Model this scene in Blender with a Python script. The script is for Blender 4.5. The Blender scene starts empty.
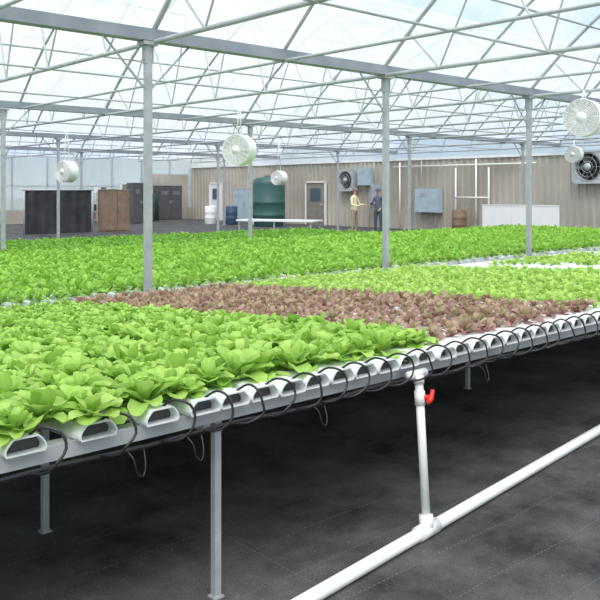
import bpy, math, random
import numpy as np
from mathutils import Vector, Matrix
random.seed(3)
S = bpy.context.scene
try:
    S.view_settings.view_transform = 'Standard'
    S.view_settings.look = 'None'
except Exception: pass

# ---------------------------------------------------------------- materials
def mat(name, col=(.8,.8,.8), rough=.5, metal=0.0, noise=0.0, nscale=8.0, spec=.5, col2=None):
    m = bpy.data.materials.new(name); m.use_nodes = True
    nt = m.node_tree; b = nt.nodes['Principled BSDF']
    b.inputs['Roughness'].default_value = rough
    b.inputs['Metallic'].default_value = metal
    b.inputs['Specular IOR Level'].default_value = spec
    c = (*col,1)
    if noise > 0 or col2:
        tc = nt.nodes.new('ShaderNodeTexCoord'); n = nt.nodes.new('ShaderNodeTexNoise')
        n.inputs['Scale'].default_value = nscale; n.inputs['Detail'].default_value = 5
        r = nt.nodes.new('ShaderNodeValToRGB')
        c2 = col2 if col2 else tuple(x*(1-noise) for x in col)
        r.color_ramp.elements[0].color = (*c2,1); r.color_ramp.elements[1].color = c
        r.color_ramp.elements[0].position=.35; r.color_ramp.elements[1].position=.65
        nt.links.new(tc.outputs['Object'], n.inputs['Vector'])
        nt.links.new(n.outputs['Fac'], r.inputs['Fac'])
        nt.links.new(r.outputs['Color'], b.inputs['Base Color'])
    else:
        b.inputs['Base Color'].default_value = c
    return m

M_steel = mat('galvanised_steel',(.48,.50,.52),.5,.15,.2,6)
M_gutter= mat('gutter_steel',(.32,.35,.39),.5,.2,.2,3)
M_pvc   = mat('white_pvc',(.90,.90,.88),.35,0,.04,5)
M_chan  = mat('channel_plastic',(.84,.86,.86),.4,0,.06,9)
M_chin_shade  = mat('channel_inside_shade',(.07,.07,.07),.6)  # shade inside the white channel ends, painted as a near-black plug face
M_rail  = mat('aluminium_rail',(.58,.60,.62),.45,.2,.15,7)
M_black = mat('black_polytube',(.012,.012,.013),.35)
M_dark  = mat('dark_inside',(.03,.03,.03),.8)
M_red   = mat('red_plastic',(.75,.03,.02),.35)
M_white = mat('white_paint',(.88,.88,.87),.4,0,.03,4)
M_tank  = mat('tank_green',(.04,.12,.11),.4,0,.2,2)
M_cab   = mat('cabinet_grey_blue',(.44,.54,.60),.4,0,.1,4)
M_brown = mat('brown_board',(.28,.19,.13),.7,0,.3,3)
M_door  = mat('door_grey',(.30,.27,.23),.6,0,.2,3)
M_cloth = mat('shade_cloth',(.05,.05,.055),.9,0,.5,2)
M_yell  = mat('yellow_plastic',(.6,.45,.08),.5)
M_blue  = mat('blue_plastic',(.05,.10,.18),.5)
M_grey  = mat('dark_grey_paint',(.10,.10,.105),.5,0,.2,3)
M_glass = mat('window_pane',(.10,.13,.16),.1)

def leaf_mat(name, trans=.35):
    m = bpy.data.materials.new(name); m.use_nodes=True; nt=m.node_tree
    b=nt.nodes['Principled BSDF']; out=nt.nodes['Material Output']
    a=nt.nodes.new('ShaderNodeAttribute'); a.attribute_name='leafcol'
    b.inputs['Roughness'].default_value=.45; b.inputs['Specular IOR Level'].default_value=.4
    t=nt.nodes.new('ShaderNodeBsdfTranslucent'); mx=nt.nodes.new('ShaderNodeMixShader')
    mx.inputs[0].default_value=trans
    nt.links.new(a.outputs['Color'],b.inputs['Base Color']); nt.links.new(a.outputs['Color'],t.inputs['Color'])
    nt.links.new(b.outputs[0],mx.inputs[1]); nt.links.new(t.outputs[0],mx.inputs[2])
    nt.links.new(mx.outputs[0],out.inputs['Surface'])
    return m
M_leaf = leaf_mat('leaf_tissue',.4)

def poly_mat(name, lo, hi, tint=(.9,.93,.96), scale=1.2, tl_f=.6):
    m = bpy.data.materials.new(name); m.use_nodes=True; nt=m.node_tree
    nt.nodes.remove(nt.nodes['Principled BSDF']); out=nt.nodes['Material Output']
    tr=nt.nodes.new('ShaderNodeBsdfTransparent'); tr.inputs[0].default_value=(.98,.99,1,1)
    d=nt.nodes.new('ShaderNodeBsdfDiffuse'); d.inputs[0].default_value=(*tint,1)
    tl=nt.nodes.new('ShaderNodeBsdfTranslucent'); tl.inputs[0].default_value=(*tint,1)
    m1=nt.nodes.new('ShaderNodeMixShader'); m1.inputs[0].default_value=tl_f
    m2=nt.nodes.new('ShaderNodeMixShader')
    tc=nt.nodes.new('ShaderNodeTexCoord'); n=nt.nodes.new('ShaderNodeTexNoise')
    mp=nt.nodes.new('ShaderNodeMapping'); mp.inputs['Scale'].default_value=(1,.35,.35)
    n.inputs['Scale'].default_value=scale; n.inputs['Detail'].default_value=4
    mr=nt.nodes.new('ShaderNodeMapRange'); mr.inputs[1].default_value=.3; mr.inputs[2].default_value=.7
    mr.inputs[3].default_value=lo; mr.inputs[4].default_value=hi
    L=nt.links.new
    L(tc.outputs['Object'],mp.inputs[0]); L(mp.outputs[0],n.inputs['Vector']); L(n.outputs['Fac'],mr.inputs[0]); L(mr.outputs[0],m2.inputs[0])
    L(d.outputs[0],m1.inputs[1]); L(tl.outputs[0],m1.inputs[2])
    L(tr.outputs[0],m2.inputs[1]); L(m1.outputs[0],m2.inputs[2]); L(m2.outputs[0],out.inputs[0])
    return m
M_roof = poly_mat('polyethylene_roof',.30,.68,(.91,.93,.95),1.2,.62)
M_polywall = poly_mat('polyethylene_wall',.5,.75,(.84,.86,.86))

def siding_mat():
    m=bpy.data.materials.new('corrugated_siding'); m.use_nodes=True; nt=m.node_tree; b=nt.nodes['Principled BSDF']
    L=nt.links.new
    tc=nt.nodes.new('ShaderNodeTexCoord'); n=nt.nodes.new('ShaderNodeTexNoise'); n.inputs['Scale'].default_value=.30; n.inputs['Detail'].default_value=4
    r=nt.nodes.new('ShaderNodeValToRGB'); r.color_ramp.elements[0].color=(.40,.36,.30,1); r.color_ramp.elements[1].color=(.57,.53,.46,1)
    r.color_ramp.elements[0].position=.35; r.color_ramp.elements[1].position=.62
    L(tc.outputs['Object'],n.inputs['Vector']); L(n.outputs['Fac'],r.inputs[0]); L(r.outputs[0],b.inputs['Base Color'])
    b.inputs['Roughness'].default_value=.5; b.inputs['Metallic'].default_value=.1
    return m
M_siding=siding_mat()

def fabric_mat():
    m=bpy.data.materials.new('black_ground_cover'); m.use_nodes=True; nt=m.node_tree; b=nt.nodes['Principled BSDF']
    L=nt.links.new; N=nt.nodes.new
    tc=N('ShaderNodeTexCoord'); sep=N('ShaderNodeSeparateXYZ')
    wn=N('ShaderNodeTexNoise'); wn.inputs['Scale'].default_value=1.2
    ws=N('ShaderNodeVectorMath'); ws.operation='SCALE'; ws.inputs['Scale'].default_value=.06
    wa=N('ShaderNodeVectorMath'); wa.operation='ADD'
    L(tc.outputs['Object'],wn.inputs['Vector']); L(wn.outputs['Color'],ws.inputs[0]); L(tc.outputs['Object'],wa.inputs[0]); L(ws.outputs[0],wa.inputs[1]); L(wa.outputs[0],sep.inputs[0])
    def lines(axis,period,width,off,dash):
        a=N('ShaderNodeMath'); a.operation='ADD'; a.inputs[1].default_value=100*period+off; L(sep.outputs[axis],a.inputs[0])
        mo=N('ShaderNodeMath'); mo.operation='MODULO'; mo.inputs[1].default_value=period; L(a.outputs[0],mo.inputs[0])
        lt=N('ShaderNodeMath'); lt.operation='LESS_THAN'; lt.inputs[1].default_value=width; L(mo.outputs[0],lt.inputs[0])
        a2=N('ShaderNodeMath'); a2.operation='ADD'; a2.inputs[1].default_value=100; L(sep.outputs[1-axis],a2.inputs[0])
        m2=N('ShaderNodeMath'); m2.operation='MODULO'; m2.inputs[1].default_value=dash; L(a2.outputs[0],m2.inputs[0])
        l2=N('ShaderNodeMath'); l2.operation='LESS_THAN'; l2.inputs[1].default_value=dash*.6; L(m2.outputs[0],l2.inputs[0])
        mu=N('ShaderNodeMath'); mu.operation='MULTIPLY'; L(lt.outputs[0],mu.inputs[0]); L(l2.outputs[0],mu.inputs[1]); return mu
    l1=lines(1,.31,.005,.12,.03); l2=lines(0,2.7,.006,.3,.03)
    mx=N('ShaderNodeMath'); mx.operation='MAXIMUM'; L(l1.outputs[0],mx.inputs[0]); L(l2.outputs[0],mx.inputs[1])
    n=N('ShaderNodeTexNoise'); n.inputs['Scale'].default_value=1.6; n.inputs['Detail'].default_value=10; n.inputs['Roughness'].default_value=.7
    L(tc.outputs['Object'],n.inputs['Vector'])
    r=N('ShaderNodeValToRGB'); r.color_ramp.elements[0].color=(.028,.028,.029,1); r.color_ramp.elements[1].color=(.15,.145,.14,1)
    r.color_ramp.elements[0].position=.36; r.color_ramp.elements[1].position=.70; L(n.outputs['Fac'],r.inputs[0])
    g=N('ShaderNodeTexNoise'); g.inputs['Scale'].default_value=160; g.inputs['Detail'].default_value=2; L(tc.outputs['Object'],g.inputs['Vector'])
    gr=N('ShaderNodeMapRange'); gr.inputs[1].default_value=.3; gr.inputs[2].default_value=.7; gr.inputs[3].default_value=.55; gr.inputs[4].default_value=1.45; L(g.outputs['Fac'],gr.inputs[0])
    gm=N('ShaderNodeVectorMath'); gm.operation='SCALE'; L(r.outputs[0],gm.inputs[0]); L(gr.outputs[0],gm.inputs['Scale'])
    v=N('ShaderNodeTexNoise'); v.inputs['Scale'].default_value=45; v.inputs['Detail'].default_value=3; L(tc.outputs['Object'],v.inputs['Vector'])
    vr=N('ShaderNodeMapRange'); vr.inputs[1].default_value=.66; vr.inputs[2].default_value=.74; vr.inputs[4].default_value=.5; L(v.outputs['Fac'],vr.inputs[0])
    m1=N('ShaderNodeMixRGB'); m1.inputs[2].default_value=(.30,.28,.24,1); L(vr.outputs[0],m1.inputs[0]); L(gm.outputs[0],m1.inputs[1])
    m2=N('ShaderNodeMixRGB'); m2.inputs[2].default_value=(.12,.15,.17,1); L(mx.outputs[0],m2.inputs[0]); L(m1.outputs[0],m2.inputs[1])
    L(m2.outputs[0],b.inputs['Base Color']); b.inputs['Roughness'].default_value=.75; b.inputs['Specular IOR Level'].default_value=.25
    bp=N('ShaderNodeBump'); bp.inputs['Strength'].default_value=.5; bp.inputs['Distance'].default_value=.03
    L(n.outputs['Fac'],bp.inputs['Height']); L(bp.outputs[0],b.inputs['Normal'])
    return m
M_fabric=fabric_mat()
M_grass = mat('outside_grass',(.14,.20,.07),.9,0,.4,.4)

# ---------------------------------------------------------------- mesh builder
class MB:
    def __init__(s): s.v=[]; s.f=[]; s.m=[]; s.sm=[]
    def add(s,vs,fs,mi=0,smooth=False):
        o=len(s.v); s.v+= [tuple(p) for p in vs]
        for f in fs: s.f.append([i+o for i in f]); s.m.append(mi); s.sm.append(smooth)
    def box(s,c,d,mi=0,rz=0.0,rx=0.0):
        x,y,z=[k/2 for k in d]
        R=Matrix.Rotation(rz,3,'Z')@Matrix.Rotation(rx,3,'X')
        vs=[Vector(c)+R@Vector((a*x,b*y,e*z)) for a in(-1,1) for b in(-1,1) for e in(-1,1)]
        s.add(vs,[(0,1,3,2),(4,6,7,5),(0,4,5,1),(2,3,7,6),(0,2,6,4),(1,5,7,3)],mi)
    def tube(s,pts,r,n=8,mi=0,cap=True,closed=False):
        pts=[Vector(p) for p in pts]; k=len(pts); vs=[]; ref=None
        rr = r if isinstance(r,(list,tuple)) else [r]*k
        for i,p in enumerate(pts):
            if closed: t=pts[(i+1)%k]-pts[(i-1)%k]
            else: t=pts[min(i+1,k-1)]-pts[max(i-1,0)]
            t.normalize()
            if ref is None:
                up=Vector((0,0,1)) if abs(t.z)<.9 else Vector((1,0,0))
                ref=t.cross(up).normalized()
            a=(ref-t*ref.dot(t)).normalized(); ref=a; b=t.cross(a)
            for j in range(n):
                th=2*math.pi*j/n+math.pi/n
                vs.append(p+(a*math.cos(th)+b*math.sin(th))*rr[i])
        fs=[]
        for i in range(k if closed else k-1):
            i2=(i+1)%k
            for j in range(n):
                fs.append((i*n+j,i*n+(j+1)%n,i2*n+(j+1)%n,i2*n+j))
        if cap and not closed:
            fs.append(tuple(range(n))[::-1]); fs.append(tuple((k-1)*n+j for j in range(n)))
        s.add(vs,fs,mi,n>5)
    def obj(s,name,mats,parent=None,loc=None):
        me=bpy.data.meshes.new(name); me.from_pydata(s.v,[],s.f)
        for m in mats: me.materials.append(m)
        me.polygons.foreach_set('material_index',s.m); me.polygons.foreach_set('use_smooth',s.sm); me.update()
        o=bpy.data.objects.new(name,me); S.collection.objects.link(o)
        if parent: o.parent=parent
        if loc: o.location=loc
        return o
def empty(name,loc=(0,0,0)):
    e=bpy.data.objects.new(name,None); e.location=loc; e.empty_display_size=.2; S.collection.objects.link(e); return e

X0,X1=-6.0,27.0
YB=[-8.3,-0.4,7.5,15.4,23.3,31.2,39.1]
GZ=3.3
def arch(u): # u in -1..1
    return 2.15*(1-abs(u)**1.9)-.12*(1-abs(u))*abs(u)

# ---------------------------------------------------------------- shell
b=MB(); b.box(((X0+X1)/2,(YB[0]+YB[-1])/2,-.05),(X1-X0,YB[-1]-YB[0],.1)); b.obj('floor',[M_fabric])
b=MB(); b.box((15,15,-.2),(300,300,.18)); b.obj('outside_ground',[M_grass])
b=MB(); NS=16
for i in range(6):
    y0,y1=YB[i],YB[i+1]; vs=[]; fs=[]
    for j in range(NS+1):
        u=-1+2*j/NS; y=(y0+y1)/2+u*(y1-y0)/2
        for x in (X0,X1): vs.append((x,y,GZ+.14+arch(u)))
    for j in range(NS): fs.append((2*j,2*j+1,2*j+3,2*j+2))
    b.add(vs,fs,0,True)
b.obj('ceiling',[M_roof])
b=MB(); vs=[]; fs=[]
y=YB[0]
while y<YB[-1]:
    for dy,dx in ((0,0),(.13,0),(.17,-.05),(.26,-.05)):
        vs+= [(X1+dx,y+dy,0),(X1+dx,y+dy,3.0)]
    y+=.3
for i in range(len(vs)//2-1): fs.append((2*i,2*i+2,2*i+3,2*i+1))
b.add(vs,fs,0); b.box((X1+.03,(YB[0]+YB[-1])/2,1.5),(.04,YB[-1]-YB[0],3.0))
b.obj('wall_east',[M_siding])
for nm,xx,zz in (('gable_film_east',X1,3.0),('wall_west',X0,0.0)):  # east entry is the plastic film of the upper gable, not a window
    b=MB()
    for i in range(6):
        y0,y1=YB[i],YB[i+1]; yc=(y0+y1)/2; top=[]
        for j in range(NS+1):
            u=-1+2*j/NS; top.append((xx,yc+u*(y1-y0)/2,GZ+.14+arch(u)))
        b.add([(xx,y0,zz),(xx,y1,zz)]+top[::-1],[tuple(range(NS+3))])
    b.obj(nm,[M_polywall])
b=MB(); b.box(((X0+X1)/2,YB[-1]+.02,1.75),(X1-X0,.02,3.4)); b.box(((X0+X1)/2,YB[-1]+.03,.35),(X1-X0,.06,.7),1)
for i in range(19):
    x=X0+i*1.85; b.box((x,YB[-1]+.06,1.7),(.07,.07,3.4),2)
b.box(((X0+X1)/2,YB[-1]+.05,1.9),(X1-X0,.05,.05),2)
b.obj('wall_north',[M_polywall,M_siding,M_steel])
b=MB(); b.box(((X0+X1)/2,YB[0]-.02,1.75),(X1-X0,.02,3.4)); b.obj('wall_south',[M_polywall])
b=MB(); b.box((X1-.05,(YB[0]+YB[-1])/2,3.03),(.1,YB[-1]-YB[0],.09)); b.obj('trim_1',[M_white])

# ---------------------------------------------------------------- frame
b=MB()
for y in YB[1:-1]:
    b.box(((X0+X1)/2,y,GZ+.07),(X1-X0-.1,.15,.13),1)
tx=[4.65+1.87*k for k in range(-5,13)]
def pipe(p,q,r=.02,n=5,mi=0): b.tube([p,q],r,n,mi,cap=False)
for i in range(6):
    y0,y1=YB[i],YB[i+1]; yc=(y0+y1)/2; hw=(y1-y0)/2
    for kx,x in enumerate(tx):
        if x>X1-.1: x=X1-.12
        main=(kx%2==1)
        b.tube([(x,yc+u*hw,GZ+.09+arch(u)) for u in np.linspace(-1,1,15)],.030 if main else .024,6,0,cap=False)
        if not main and i>2: continue
        pipe((x,y0,GZ),(x,y1,GZ),.028 if main else .020,6)
        if not main: continue
        bot=[-.75,-.35,0,.35,.75]; topu=[-.88,-.55,-.18,.18,.55,.88]
        for q in range(5):
            pB=(x,yc+bot[q]*hw,GZ)
            for tu in (topu[q],topu[q+1]): pipe(pB,(x,yc+tu*hw,GZ+.08+arch(tu)),.014,5)
    for u in (-.72,-.4,0,.4,.72):
        pipe((X0+.1,yc+u*hw,GZ+.06+arch(u)),(X1-.1,yc+u*hw,GZ+.06+arch(u)),.018,6)
    for u in (-.35,.35): pipe((X0+.1,yc+u*hw,GZ+.0),(X1-.1,yc+u*hw,GZ+.0),.015,6)
rows={-8.1:[.9+3.75*k for k in range(-1,7)],-.4:[-2.8,4.65,12.15,19.65],7.5:[-2.8,.9,4.60,8.45,12.12,15.85,19.6,23.3],
      15.4:[0.0,6.2,12.35,18.4,24.5],23.3:[-1.1,5.0,11.1,17.2,23.3],31.2:[.9,8.4,15.9,23.4]}
for y,xs in rows.items():
    for x in xs:
        for sx in(-1,1): pipe((x,y,GZ-.55),(x+sx*.55,y,GZ+.02),.013,5)
b.obj('greenhouse_roof_frame',[M_steel,M_gutter])
for y,xs in rows.items():
    for x in xs:
        b=MB(); w=.07
        b.box((0,0,GZ/2+.01),(w,w,GZ-.02)); b.box((0,0,.01),(.16,.16,.02)); b.box((0,0,GZ-.02),(.18,.15,.04))
        b.box((w/2+.006,0,GZ-.14),(.012,.09,.18)); b.box((-w/2-.006,0,GZ-.14),(.012,.09,.18))
        for zz in (GZ-.19,GZ-.09):
            for s in (-1,1): b.tube([(s*(w/2+.01),0,zz),(s*(w/2+.022),0,zz)],.012,6)
        b.obj('support_post',[M_steel],loc=(x,y,0))

# ---------------------------------------------------------------- channels
def channels(mb,xs,y0,y1,z0,s,wb,wt,h,hollow=True):
    for x in xs:
        prof=[(-wb/2+.006,0),(-wb/2,.010),(-wb/2,.020),(-wb/2*.93,h*.55),(-wt/2-.004,h-.008),(-wt/2+.006,h),(wt/2-.006,h),(wt/2+.004,h-.008),(wb/2*.93,h*.55),(wb/2,.020),(wb/2,.010),(wb/2-.006,0)]
        n=len(prof); jy=random.uniform(-.015,.015); jx=random.uniform(-.006,.006) if hollow else 0
        vs=[]
        for yy in (y0+jy,y1): vs+=[(x+jx+p[0],yy,z0-s*(yy-y0)+p[1]) for p in prof]
        fs=[(j,(j+1)%n,n+(j+1)%n,n+j) for j in range(n)]
        if hollow:
            cz=h*.45
            inn=[(p[0]*.92,cz+(p[1]-cz)*.84) for p in prof]
            for yy in (y0+jy,y0+.06): vs+=[(x+jx+p[0],yy,z0-s*(yy-y0)+p[1]) for p in inn]
            fs+=[(j,2*n+j,2*n+(j+1)%n,(j+1)%n) for j in range(n)]
            mb.add(vs,fs,0)
            mb.add([v for v in vs[2*n:]],[(j,n+j,n+(j+1)%n,(j+1)%n) for j in range(n)],0)
            mb.add([v for v in vs[3*n:]],[tuple(range(n))],1)
        else:
            mb.add(vs,fs+[tuple(range(n))],0)
SL=.057
def zb(y): return .81-SL*(y-2.6)
xs1=[-.4,-.14,.12,.38,.64,.89,1.13,1.40,1.66,1.86]
x=2.02
while x<13.4: xs1.append(x); x+=.155
bench=empty('hydroponic_bench')
b=MB(); channels(b,xs1,2.6,7.1,.81,SL,.148,.10,.060); b.obj('nft_channels',[M_chan,M_chin_shade],bench)
b=MB()
for y in (2.70,3.85,5.4,6.95):
    b.box((6.4,y,zb(y)-.025),(14.2,.045,.048))
b.box((6.4,2.655,zb(2.65)-.028),(14.2,.012,.055))
for x in (-.4,1.92,5.70,9.45,13.2):
    L=4.35; b.box((x,4.85,zb(4.85)-.070),(.035,L,.035),0,0,-math.atan(SL))
b.obj('bench_rails',[M_rail],bench)
b=MB()
for (x,y) in [(1.99,2.71),(1.74,3.8),(5.70,2.71),(5.67,4.1),(9.45,2.71),(9.45,4.1),(13.2,2.71),(13.2,4.1),(-.4,2.71),(-.4,3.9)]+[(q,6.9) for q in(-.4,1.9,5.7,9.45,13.2)]:
    zt=zb(y)-.05; b.box((x,y,zt/2),(.031,.031,zt)); b.box((x,y,.004),(.05,.05,.008)); b.box((x,y,zt-.03),(.037,.037,.06))
b.obj('bench_legs',[M_steel],bench)
b=MB()
b.tube([(-.5,2.60,.745)]+[(q,2.60+.012*math.sin(q*5),.745+.008*math.sin(q*7)) for q in np.arange(0,13.4,.2)],.009,8)
def cat(P):
    Q=[]; PP=[Vector(p) for p in P]
    for k in range(len(PP)-1):
        p0=PP[max(k-1,0)];p1=PP[k];p2=PP[k+1];p3=PP[min(k+2,len(PP)-1)]
        for t in (0,.33,.66):
            Q.append(.5*((2*p1)+(p2-p0)*t+(2*p0-5*p1+4*p2-p3)*t*t+(3*p1-p0-3*p2+p3)*t**3))
    Q.append(PP[-1]); return Q
for i,x in enumerate(xs1):
    r1,r2,r3=random.uniform(-.02,.02),random.uniform(-.015,.02),random.uniform(-.02,.02)
    P=[(x-.015+r1,2.60,.748),(x+.02+r1,2.545,.755),(x+.065+r3,2.52,.785),(x+.082+r2,2.525,.83+r3*.4),(x+.072+r2,2.545,.880),(x+.045,2.59,.897),(x+.02,2.635,.866)]
    b.tube(cat(P),.0052,6)
    if i in (7,8,12,20):
        x2=x+.1; b.tube(cat([(x2,2.59,.745),(x2+.01,2.56,.72),(x2+.02,2.55,.67),(x2+.045,2.55,.655),(x2+.06,2.56,.69),(x2+.07,2.59,.74)]),.0038,6)
b.obj('feed_tubes',[M_black],bench)

# PVC supply pipe with riser & red valve
sp=empty('pvc_supply_pipe')
b=MB()
def pl(x): return 2.49+.106*(x-3.15)
R0=Vector((3.10,pl(3.10),.034)); R1=Vector((3.16,2.585,.765))
def rp(z): t=(z-R0.z)/(R1.z-R0.z); return tuple(R0.lerp(R1,t))
b.tube([(-3,pl(-3),.032),(14,pl(14),.032)],.030,16)
b.tube([(R0.x-.08,pl(R0.x-.08),.034),(R0.x+.08,pl(R0.x+.08),.034)],.037,16); b.tube([rp(.03),rp(.105)],.035,16)
b.tube([rp(.1),rp(.765)],.0215,14)
b.tube([rp(.62),rp(.69)],.027,14)
b.tube([rp(.725),rp(.765)],.027,14)
b.tube([(R1.x-.07,2.60,.768),(R1.x+.07,2.60,.768)],.022,12)
b.tube([(8.1,pl(8.1),.034),(8.25,pl(8.25),.034)],.037,16)
b.obj('pipe_run',[M_pvc],sp)
b=MB(); q=Vector(rp(.66))
b.tube([q,q+Vector((.025,-.04,0))],.014,10)
b.tube([q+Vector(d) for d in((.005,-.045,-.022),(.03,-.045,-.01),(.05,-.04,.018),(.055,-.038,.035))],[.012,.015,.012,.010],8)
b.obj('valve_handle',[M_red],sp)

def far_bench(name,xa,xb,y0,y1,z0,s,step):
    e=empty(name); bb=MB(); channels(bb,list(np.arange(xa,xb,step)),y0,y1,z0,s,.15,.11,.06,False); bb.obj('nft_channels',[M_chan],e)
    bb=MB()
    for y in (y0+.1,(y0+y1)/2,y1-.1):
        z=z0-s*(y-y0); bb.box(((xa+xb)/2,y,z-.03),(xb-xa,.05,.06))
        for x in np.arange(xa+.5,xb,3.7): bb.box((x,y,(z-.05)/2),(.042,.042,z-.05))
    bb.obj('bench_frame',[M_rail],e)
far_bench('hydroponic_bench.001',-2,21,7.75,13.4,.51,0,.2)
far_bench('hydroponic_bench.002',-2,16.5,14.2,18.0,.40,0,.2)

# ---------------------------------------------------------------- crops
PR_A=[.12,.35,.85,1,.7,.3]; PR_R=[.14,.50,.92,1.0,.80,.42]
def crop(name,P,nleaf,rows,L,W,e_lo,e_hi,cA,cB,tip,seed,ruffle=.12,curl=(15,65),cC=None,pr=PR_A,scl=None):
    r=np.random.default_rng(seed); P=np.asarray(P,float); N=len(P); M=N*nleaf
    base=np.repeat(P,nleaf,0); age=np.tile(np.linspace(0,1,nleaf),N)
    ps=r.uniform(.75,1.2,N)
    if scl is not None: ps=ps*scl(P)
    psc=np.repeat(ps,nleaf)
    az=np.tile(np.arange(nleaf)*2.39996,N)+np.repeat(r.uniform(0,6.28,N),nleaf)+r.normal(0,.3,M)
    e0=np.radians(e_lo+(e_hi-e_lo)*age+r.normal(0,9,M)); cu=np.radians(r.uniform(curl[0],curl[1],M)*(1.2-.6*age))
    l=L*psc*(1-.25*age)*r.uniform(.7,1.25,M); w=W*psc*(1-.25*age)*r.uniform(.7,1.25,M)
    t=np.linspace(0,1,rows); e=e0[:,None]-cu[:,None]*t
    dt=1/(rows-1)
    rr=np.concatenate([np.zeros((M,1)),np.cumsum(np.cos(e[:,:-1])*dt,1)],1)*l[:,None]
    zz=np.concatenate([np.zeros((M,1)),np.cumsum(np.sin(e[:,:-1])*dt,1)],1)*l[:,None]
    prof=np.interp(t,[0,.25,.5,.75,.92,1],pr)
    d=np.stack([np.cos(az),np.sin(az),0*az],1); p=np.stack([-np.sin(az),np.cos(az),0*az],1)
    V=np.zeros((M,rows,3,3))
    cen=base[:,None,:]+rr[:,:,None]*d[:,None,:]; cen[:,:,2]+=zz
    nrm=-np.sin(e)[:,:,None]*d[:,None,:]; nrm[:,:,2]+=np.cos(e)
    ww=(w[:,None]*prof[None,:])/2
    for k,sg in enumerate((-1,0,1)):
        off=(sg*ww)[:,:,None]*p[:,None,:]
        lift=(abs(sg)*ww*.4+r.normal(0,1,(M,rows))*ruffle*w[:,None]*abs(sg)*prof)[:,:,None]*nrm
        V[:,:,k,:]=cen+off+lift
    V=V.reshape(-1,3)
    idx=np.arange(M*rows*3).reshape(M,rows,3)
    F=np.stack([idx[:,:-1,:-1],idx[:,:-1,1:],idx[:,1:,1:],idx[:,1:,:-1]],-1).reshape(-1,4)
    me=bpy.data.meshes.new(name); nf=len(F)
    me.vertices.add(len(V)); me.vertices.foreach_set('co',V.astype(np.float32).ravel())
    me.loops.add(nf*4); me.loops.foreach_set('vertex_index',F.astype(np.int32).ravel())
    me.polygons.add(nf); me.polygons.foreach_set('loop_start',np.arange(0,nf*4,4,dtype=np.int32)); me.polygons.foreach_set('loop_total',np.full(nf,4,np.int32))
    me.polygons.foreach_set('use_smooth',np.ones(nf,bool)); me.update(calc_edges=True)
    mix=np.clip(r.uniform(0,1,M)*.55+np.repeat(r.uniform(0,.45,N),nleaf),0,1)[:,None]
    c=np.array(cA)*(1-mix)+np.array(cB)*mix
    if cC is not None:
        k=(np.clip(age*1.3-.35,0,1)*r.uniform(.2,1,M))[:,None]; c=c*(1-k)+np.array(cC)*k
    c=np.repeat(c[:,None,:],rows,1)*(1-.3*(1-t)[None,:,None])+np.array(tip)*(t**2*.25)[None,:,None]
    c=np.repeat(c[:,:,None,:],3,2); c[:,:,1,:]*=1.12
    C=np.ones((M*rows*3,4)); C[:,:3]=np.clip(c.reshape(-1,3),0,.95)
    at=me.color_attributes.new('leafcol','FLOAT_COLOR','POINT'); at.data.foreach_set('color',C.astype(np.float32).ravel())
    me.materials.append(M_leaf)
    o=bpy.data.objects.new(name,me); S.collection.objects.link(o)
    return o
def spots(xs,y0,y1,st,zf,jit=.012,skip=0.0):
    out=[]
    for k,x in enumerate(xs):
        y=y0(x) if callable(y0) else y0
        while y<y1:
            if random.random()>=skip: out.append((x+random.uniform(-jit,jit),y+random.uniform(-jit,jit),zf(y)))
            y+=st
    return out
zt=lambda y: zb(y)+.056
gx=[x for x in xs1 if x<3.55]; px_=[x for x in xs1 if 3.55<=x<5.4]; lx=[x for x in xs1 if 5.4<=x<8.6]
Pg=spots(gx,lambda x:2.67 if x<1.5 else (2.72 if x<1.9 else 2.79),7.05,.125,zt)
Pg+=[(x+.13,y+.06,z) for (x,y,z) in spots([q for q in gx if q<1.7],2.70,7.0,.125,zt)]
G1=(.28,.52,.07); G2=(.54,.76,.19)
back=lambda P: np.clip(1.06-.11*(P[:,1]-2.6),.62,1.1)
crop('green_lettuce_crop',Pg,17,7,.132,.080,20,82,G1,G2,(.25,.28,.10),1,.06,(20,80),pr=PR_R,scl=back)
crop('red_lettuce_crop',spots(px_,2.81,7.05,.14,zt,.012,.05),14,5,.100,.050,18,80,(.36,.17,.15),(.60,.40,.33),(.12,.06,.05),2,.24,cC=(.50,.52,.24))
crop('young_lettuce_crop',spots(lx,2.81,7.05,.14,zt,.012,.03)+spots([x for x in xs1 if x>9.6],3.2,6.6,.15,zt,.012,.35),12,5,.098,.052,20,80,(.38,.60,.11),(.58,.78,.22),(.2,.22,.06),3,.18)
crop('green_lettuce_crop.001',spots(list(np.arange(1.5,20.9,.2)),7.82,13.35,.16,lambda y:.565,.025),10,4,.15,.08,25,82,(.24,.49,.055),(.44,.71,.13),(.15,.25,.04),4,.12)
crop('green_lettuce_crop.002',spots(list(np.arange(3.0,16.4,.2)),14.3,17.9,.18,lambda y:.455,.025),9,4,.15,.09,25,80,(.14,.36,.04),(.32,.57,.09),(.12,.2,.03),6,.12)

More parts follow.
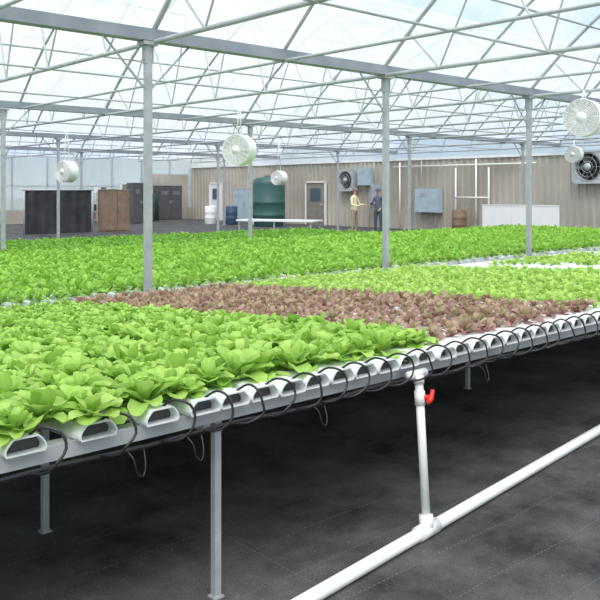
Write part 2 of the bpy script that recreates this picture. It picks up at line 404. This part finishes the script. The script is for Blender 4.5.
# ---------------------------------------------------------------- fans
def ring(mb,c,R,r,n=28,ax='x',mi=0,tn=5):
    pts=[]
    for k in range(n):
        a=2*math.pi*k/n; pts.append((c[0],c[1]+R*math.cos(a),c[2]+R*math.sin(a)))
    mb.tube(pts,r,tn,mi,closed=True)
def fan(name,loc,R,rodtop=None,rz=0,dark=False,depth=.26,box=False):
    mb=MB(); n=32
    vs=[];fs=[]
    for (xx,rr) in ((-depth/2,R*1.04),(-depth/2+.03,R),(depth/2-.03,R),(depth/2,R*1.04),(depth/2,R*.99),(depth/2-.03,R*.96),(-depth/2+.03,R*.96),(-depth/2,R*.99)):
        for k in range(n):
            a=2*math.pi*k/n; vs.append((xx,rr*math.cos(a),rr*math.sin(a)))
    for i in range(8):
        for k in range(n): fs.append((i*n+k,i*n+(k+1)%n,((i+1)%8)*n+(k+1)%n,((i+1)%8)*n+k))
    mb.add(vs,fs,0,False)
    for xx in (-depth/2-.02,depth/2+.02):
        for q in ((.30,.40,.5,.6,.7,.8,.9,1.0) if not dark else (.4,.7,1.0)): ring(mb,(xx,0,0),R*q,.007,28,mi=0)
        for k in range(16 if not dark else 6):
            a=2*math.pi*k/(16 if not dark else 6); mb.tube([(xx,.06*math.cos(a),.06*math.sin(a)),(xx,R*math.cos(a),R*math.sin(a))],.006,4,0)
        mb.tube([(xx-.01,0,0),(xx+.01,0,0)],R*.28,16,0)
    mb.tube([(-.12,0,0),(.06,0,0)],.085,16,1)
    for k in range(5):
        a=2*math.pi*k/5; rad=Vector((0,math.cos(a),math.sin(a))); tan=Vector((0,-math.sin(a),math.cos(a))); ax=Vector((1,0,0))
        vs=[]
        for q,tw in ((.22,.9),(.55,.65),(.92,.45)):
            c=rad*R*q; dd=(tan*math.cos(tw)+ax*math.sin(tw))*R*(.14+.14*q)
            vs+=[c-dd,c+dd]
        mb.add([v for v in vs],[(0,1,3,2),(2,3,5,4)],1,True)
    if box:
        w=R*1.12
        for sx in (-1,1):
            mb.box((0,sx*w,0),(depth+.04,.07,2*w+.07),2); mb.box((0,0,sx*w),(depth+.04,2*w,.07),2)
        for k in range(32):
            a0=2*math.pi*k/32; a1=2*math.pi*(k+1)/32
            def sq(a):
                m_=max(abs(math.cos(a)),abs(math.sin(a))); return (-depth/2,w*math.cos(a)/m_,w*math.sin(a)/m_)
            mb.add([(-depth/2,R*math.cos(a0),R*math.sin(a0)),(-depth/2,R*math.cos(a1),R*math.sin(a1)),sq(a1),sq(a0)],[(0,1,2,3)],2)
        mb.box((depth/2+.0,0,0),(.02,2*w,2*w),3)
    if rodtop:
        h=rodtop-loc[2]
        for sx in (-1,1): mb.tube([(sx*.08,0,R),(sx*.02,0,h)],.010,6,1)
        mb.box((0,0,R+.01),(.2,.06,.02),1)
    o=mb.obj(name,[M_rail if dark else M_white,M_grey if dark else M_white,M_white if not dark else M_rail,M_dark],loc=loc); o.rotation_euler=(0,0,rz)
    return o
fan('circulation_fan',(8.93,11.45,2.42),.27,GZ,math.radians(25))
fan('circulation_fan',(12.05,6.45,2.86),.29,GZ,math.radians(10))
fan('circulation_fan',(9.45,19.35,2.17),.27,GZ,math.radians(15))
fan('circulation_fan',(16.7,19.35,2.08),.22,GZ,math.radians(10))
fan('circulation_fan',(24.0,13.2,2.85),.26,GZ,math.radians(10))
fan('exhaust_fan',(26.72,14.1,2.52),.50,None,0,True,.3,True)
fan('exhaust_fan',(26.72,26.1,2.15),.42,None,0,True,.3,True)

# ---------------------------------------------------------------- things along the end walls
def cab(name,x,y,z,dy,dz,dx,m):
    e=MB(); e.box((x,y,z),(dx,dy,dz)); e.box((x-dx/2-.012,y,z),(.024,dy*.94,dz*.95)); e.box((x-dx/2-.035,y-dy*.4,z),(.03,.03,.14),1)
    e.tube([(x,y+dy*.3,z+dz/2),(x,y+dy*.3,2.95)],.02,8,1); e.tube([(x,y-dy*.3,z-dz/2),(x,y-dy*.3,.02)],.02,8,1)
    e.box((x-dx/2-.03,y+dy*.1,z+dz*.25),(.01,dy*.3,dz*.15),1); return e.obj(name,[m,M_steel])
cab('control_cabinet',26.75,21.35,1.25,1.25,1.0,.3,M_cab)
cab('electrical_panel',26.78,24.3,1.5,.6,.9,.2,M_steel)
cab('electrical_panel',26.78,25.0,2.3,.8,.8,.25,M_cab)
b=MB(); b.box((0,0,.68),(.05,2.7,.98),0,0,0); b.box((0,0,1.18),(.08,2.75,.03),0)
for y in(-1.0,0,1.0): b.box((.05,y,.10),(.5,.05,.2),1); b.tube([(.26,y,.2),(.03,y,1.0)],.02,6,1)
o=b.obj('white_panel_board',[M_white,M_steel],loc=(24.0,15.2,0)); o.rotation_euler=(0,0,math.radians(12))
def door(name,y,w,h,m,win=True):
    e=MB(); e.box((26.88,y,h/2),(.06,w,h))
    for s in(-1,1): e.box((26.86,y+s*(w/2+.04),h/2+.03),(.1,.08,h+.06),1)
    e.box((26.86,y,h+.04),(.1,w+.16,.08),1)
    if win: e.box((26.835,y,h*.72),(.02,w*.55,h*.3),2)
    e.tube([(26.82,y-w*.4,1.0),(26.77,y-w*.4,1.0),(26.77,y-w*.3,1.0)],.015,6,1); return e.obj(name,[m,M_white,M_glass])
door('door_1',28.4,1.3,2.05,M_door)
door('door_2',36.6,1.0,2.05,M_white)
b=MB(); n=28; prof=[(0,0),(.74,0),(.76,.04),(.76,.5),(.775,.52),(.76,.54),(.76,1.1),(.775,1.12),(.76,1.14),(.76,1.95),(.74,2.15),(.60,2.27),(.22,2.32),(.22,2.38),(0,2.38)]
vs=[(r*math.cos(2*math.pi*k/n),r*math.sin(2*math.pi*k/n),z) for r,z in prof for k in range(n)]
fs=[(i*n+k,i*n+(k+1)%n,(i+1)*n+(k+1)%n,(i+1)*n+k) for i in range(len(prof)-1) for k in range(n)]
b.add(vs,fs,0,True); b.tube([(-.74,0,.25),(-.95,0,.25),(-.95,0,.05)],.03,8,1); b.obj('water_tank',[M_tank,M_pvc],loc=(24.3,28.9,0))
b=MB(); b.box((0,0,.60),(1.0,3.0,.05))
for sx in(-.42,.42):
    for sy in(-1.4,0,1.4): b.box((sx,sy,.29),(.05,.05,.58),1)
b.box((0,0,.2),(.8,2.8,.03),1); o=b.obj('work_table',[M_white,M_steel],loc=(18.9,21.9,0)); o.rotation_euler=(0,0,math.radians(25))
b=MB()
for y in (19.0,18.4,22.4,23.0,20.0):
    b.tube([(26.83,y,.02),(26.83,y,random.choice([2.95,2.9,2.6]))],.035,8)
b.tube([(26.83,16.3,2.72),(26.83,23.4,2.72)],.03,8); b.tube([(26.8,18.4,1.4),(26.8,20,1.4)],.03,8)
b.obj('water_pipes',[M_pvc])
b=MB(); n=24
vs=[(12.5+2.7*k/n,29.0+.06*math.sin(k*1.7),z) for k in range(n+1) for z in(.03,1.68)]
b.add(vs,[(2*k,2*k+2,2*k+3,2*k+1) for k in range(n)],0,True); b.tube([(12.4,29.0,1.70),(15.3,29.0,1.70)],.03,8,1)
for x in (12.45,13.85,15.25): b.tube([(x,29.0,0),(x,29.0,1.72)],.03,8,1)
b.obj('shade_curtain',[M_cloth,M_steel])
def locker(name,loc,w,h,d,m,m2,rz=0):
    e=MB(); e.box((0,0,h/2+.04),(w,d,h)); e.box((0,0,.02),(w*.94,d*.94,.04),1); e.box((0,0,h+.055),(w+.04,d+.04,.03),1)
    for s in (-1,1):
        e.box((s*w/4,-d/2-.012,h/2+.04),(w/2-.03,.024,h-.08)); e.box((s*.06,-d/2-.04,h*.55),(.025,.03,.16),1)
        for k in range(4): e.box((s*w/4,-d/2-.027,h*.85-k*.05),(w*.3,.008,.015),1)
    o=e.obj(name,[m,m2],loc=loc); o.rotation_euler=(0,0,rz)
locker('storage_cabinet',(16.3,29.2,0),1.1,1.65,.6,M_brown,M_door)
locker('storage_cabinet',(20.9,35.0,0),.9,2.0,.7,M_grey,M_steel)
locker('storage_cabinet',(24.7,38.2,0),1.5,1.9,.6,M_grey,M_steel)
locker('storage_cabinet',(26.4,33.0,0),2.0,1.7,.6,M_cab,M_steel,-math.pi/2)
def shelf(name,loc,w,h,d,mats,rz=0):
    e=MB()
    for sx in(-1,1):
        for sy in(-1,1): e.box((sx*w/2,sy*d/2,h/2),(.04,.04,h))
    lv=4
    for k in range(lv):
        z=.12+k*(h-.2)/(lv-1); e.box((0,0,z),(w,d,.03))
        x=-w/2+.18
        while x<w/2-.1:
            ww=random.uniform(.15,.3); hh=random.uniform(.12,.32); mi=random.choice([1,2,3,4])
            if random.random()<.8:
                e.box((x,0,z+.015+hh/2),(ww,d*.7,hh),mi); e.box((x,0,z+.015+hh+.012),(ww*1.06,d*.74,.024),mi)
            x+=ww+.08
    o=e.obj(name,mats,loc=loc); o.rotation_euler=(0,0,rz); return o
shelf('storage_shelf',(21.0,38.4,0),1.4,1.6,.6,[M_steel,M_brown,M_brown,M_white,M_dark])
def drum(loc,m,h=.9,r=.29):
    e=MB(); n=20; prof=[(0,0),(r*.95,0),(r,.03),(r,h*.33),(r*1.03,h*.35),(r,h*.37),(r,h*.64),(r*1.03,h*.66),(r,h*.68),(r,h-.03),(r*.95,h),(r*.9,h-.015),(0,h-.015)]
    vs=[(q*math.cos(2*math.pi*k/n),q*math.sin(2*math.pi*k/n),z) for q,z in prof for k in range(n)]
    e.add(vs,[(i*n+k,i*n+(k+1)%n,(i+1)*n+(k+1)%n,(i+1)*n+k) for i in range(len(prof)-1) for k in range(n)],0,True); e.tube([(r*.5,0,h-.02),(r*.5,0,h+.03)],.04,8,0)
    e.obj('storage_drum',[m],loc=loc)
drum((24.0,31.4,0),M_blue); drum((23.6,32.6,0),M_white); drum((25.6,30.6,0),M_yell,.8); drum((23.2,38.0,0),M_tank,1.5,.5); drum((26.4,19.5,0),M_brown,.9)
b=MB(); b.box((22.75,39.0,1.0),(.95,.05,2.0)); b.box((22.75,38.965,1.45),(.5,.02,.6),1)
for s in(-1,1): b.box((22.75+s*.52,38.98,1.02),(.08,.09,2.06),2)
b.box((22.75,38.98,2.06),(1.12,.09,.08),2); b.box((23.1,38.95,1.0),(.05,.05,.12),2); b.obj('door_3',[M_door,M_glass,M_white])
b=MB(); b.box((25.1,39.0,1.3),(2.9,.04,2.6))
for x in np.arange(23.8,26.6,.4): b.box((x,38.97,1.3),(.05,.03,2.6))
b.obj('siding_panel',[M_siding])

# ---------------------------------------------------------------- people
def skin_mesh(nodes,edges,root=0,sub=2):
    me=bpy.data.meshes.new('tmp'); me.from_pydata([n[0] for n in nodes],edges,[])
    o=bpy.data.objects.new('tmp',me); S.collection.objects.link(o)
    m=o.modifiers.new('s','SKIN'); sv=me.skin_vertices[0].data
    for i,n in enumerate(nodes): sv[i].radius=(n[1],n[2] if len(n)>2 else n[1]); sv[i].use_root=(i==root)
    m.use_smooth_shade=True
    ss=o.modifiers.new('u','SUBSURF'); ss.levels=sub; ss.render_levels=sub
    dg=bpy.context.evaluated_depsgraph_get(); dg.update()
    r=bpy.data.meshes.new_from_object(o.evaluated_get(dg)); bpy.data.objects.remove(o); return r
M_skin=mat('skin',(.60,.36,.26),.55); M_hair=mat('dark_hair',(.05,.035,.025),.7); M_shoe=mat('shoe',(.04,.035,.03),.6); M_eye=mat('eye',(.02,.02,.02),.3)
def person(loc,rz,shirt,trous,hands,elbows,cap):
    e=empty('person',loc); e.rotation_euler=(0,0,rz)   # faces -Y locally
    N=[((0,0,.95),.135,.10),((0,.0,1.12),.13,.095),((0,.005,1.30),.155,.105),((0,.01,1.43),.10,.08),((0,-.005,1.51),.05,.055),((0,-.02,1.58),.062,.075),((0,-.03,1.66),.075,.092),((0,-.025,1.725),.055,.07)]
    E=[(i,i+1) for i in range(7)]
    for s,h,el in ((-1,hands[0],elbows[0]),(1,hands[1],elbows[1])):
        k=len(N); N+=[((s*.17,.01,1.40),.062),(el,.045),(h,.028)]; E+=[(3,k),(k,k+1),(k+1,k+2)]
        k=len(N); N+=[((s*.10,0,.86),.092),((s*.12,-.02,.50),.062),((s*.13,.02,.10),.042),((s*.145,-.12,.045),.036)]; E+=[(0,k),(k,k+1),(k+1,k+2),(k+2,k+3)]
    me=skin_mesh(N,E)
    for m in (shirt,trous,M_skin,M_hair,M_shoe): me.materials.append(m)
    for p in me.polygons:
        c=p.center
        if c.z<.11: mi=4
        elif c.z<.93 and abs(c.x)<.24 and c.y>-.16: mi=1
        elif c.z>1.50 : mi=3 if (c.z>1.70 or (c.y>.0 and c.z>1.56)) else 2
        else: mi=0
        p.material_index=mi; p.use_smooth=True
    o=bpy.data.objects.new('body',me); S.collection.objects.link(o); o.parent=e
    b=MB()
    b.tube([(0,-.105,1.665),(0,-.135,1.635),(0,-.11,1.625)],[.008,.014,.008],8,0)
    for s in(-1,1):
        b.tube([(s*.072,-.02,1.675),(s*.084,-.01,1.655),(s*.073,-.02,1.625)],[.008,.014,.008],8,0)
        b.tube([(s*.045,-.108,1.668),(s*.018,-.118,1.668)],.008,8,1)
    b.tube([(-.025,-.105,1.60),(0,-.112,1.598),(.025,-.105,1.60)],.006,6,2); b.obj('face',[M_skin,M_eye,M_red],e)
    if cap:
        b=MB(); n=16; pr=[(.095,1.68),(.098,1.71),(.085,1.75),(.05,1.775),(.0,1.78)]
        vs=[(r*math.cos(2*math.pi*k/n)*.9,-.025+r*1.1*math.sin(2*math.pi*k/n),z) for r,z in pr for k in range(n)]
        b.add(vs,[(i*n+k,i*n+(k+1)%n,(i+1)*n+(k+1)%n,(i+1)*n+k) for i in range(4) for k in range(n)],0,True)
        b.box((0,-.15,1.69),(.14,.10,.012),0,0,.15); b.obj('cap',[cap],e)
    for s,h,el in ((-1,hands[0],elbows[0]),(1,hands[1],elbows[1])):
        H=Vector(h); d=(H-Vector(el)).normalized(); side=d.cross(Vector((0,0,1))).normalized()*(1 if s>0 else -1); dn=side.cross(d)*(-1 if s>0 else 1)
        if dn.z>0: dn=-dn
        NN=[(H,.024,.018),(H+d*.05,.036,.016),(H+d*.085,.034,.014)]; me=skin_mesh([(tuple(a),r1,r2) for a,r1,r2 in NN],[(0,1),(1,2)],0,1); me.materials.append(M_skin)
        o=bpy.data.objects.new('palm',me); S.collection.objects.link(o); o.parent=e
        for f,(off,L) in enumerate(((-.028,.062),(-.009,.075),(.010,.070),(.028,.052))):
            r0=H+d*.075+side*off; me=skin_mesh([(tuple(r0),.009),(tuple(r0+d*L*.5+dn*.008),.0085),(tuple(r0+d*L*.8+dn*.028),.008),(tuple(r0+d*L*.9+dn*.048),.007)],[(0,1),(1,2),(2,3)],0,1); me.materials.append(M_skin)
            o=bpy.data.objects.new('finger_%d'%(f+1),me); S.collection.objects.link(o); o.parent=e
        r0=H+d*.025-side*.02; me=skin_mesh([(tuple(r0),.012),(tuple(r0+d*.03-side*.03+dn*.01),.010),(tuple(r0+d*.055-side*.035+dn*.025),.008)],[(0,1),(1,2)],0,1); me.materials.append(M_skin)
        o=bpy.data.objects.new('thumb',me); S.collection.objects.link(o); o.parent=e
M_cream=mat('cream_shirt',(.85,.75,.48),.8,0,.1,8); M_khaki=mat('khaki_trousers',(.40,.33,.24),.8,0,.15,8)
M_navy=mat('slate_jacket',(.13,.16,.20),.8,0,.2,8); M_jean=mat('dark_jeans',(.08,.10,.14),.8,0,.2,8)
person((22.3,21.4,0),math.radians(10),M_cream,M_khaki,[(-.16,-.34,1.10),(.14,-.36,1.14)],[(-.26,-.06,1.12),(.26,-.06,1.13)],M_brown)
person((22.95,20.75,0),math.radians(-75),M_navy,M_jean,[(-.15,-.36,1.22),(.20,-.20,1.0)],[(-.25,-.08,1.14),(.27,.02,1.13)],M_navy)

# ---------------------------------------------------------------- world, sun, camera
w=bpy.data.worlds.new('sky'); S.world=w; w.use_nodes=True; nt=w.node_tree; bg=nt.nodes['Background']; L=nt.links.new
tc=nt.nodes.new('ShaderNodeTexCoord'); mp=nt.nodes.new('ShaderNodeMapping'); mp.inputs['Scale'].default_value=(1,1,2.6); mp.inputs['Location'].default_value=(.3,.1,.2)
n=nt.nodes.new('ShaderNodeTexNoise'); n.inputs['Scale'].default_value=2.6; n.inputs['Detail'].default_value=7; n.inputs['Roughness'].default_value=.55
r=nt.nodes.new('ShaderNodeValToRGB'); r.color_ramp.elements[0].color=(.42,.60,.84,1); r.color_ramp.elements[1].color=(1,1,1,1)
r.color_ramp.elements[0].position=.42; r.color_ramp.elements[1].position=.62
L(tc.outputs['Generated'],mp.inputs[0]); L(mp.outputs[0],n.inputs['Vector']); L(n.outputs['Fac'],r.inputs[0]); L(r.outputs[0],bg.inputs['Color'])
bg.inputs['Strength'].default_value=1.25
sd=bpy.data.lights.new('sun','SUN'); sd.energy=5.4; sd.angle=math.radians(45); sd.color=(1,.97,.92)
so=bpy.data.objects.new('sun',sd); S.collection.objects.link(so); so.rotation_euler=Vector((.45,.45,-1)).to_track_quat('-Z','Y').to_euler()

cd=bpy.data.cameras.new('camera'); cd.sensor_width=36; cd.lens=48; cd.shift_y=-110/600; cd.clip_end=500; cd.clip_start=.05
co=bpy.data.objects.new('camera',cd); S.collection.objects.link(co); co.location=(0,0,1.7); co.rotation_euler=(math.radians(90),0,-math.atan2(.673,.740))
S.camera=co
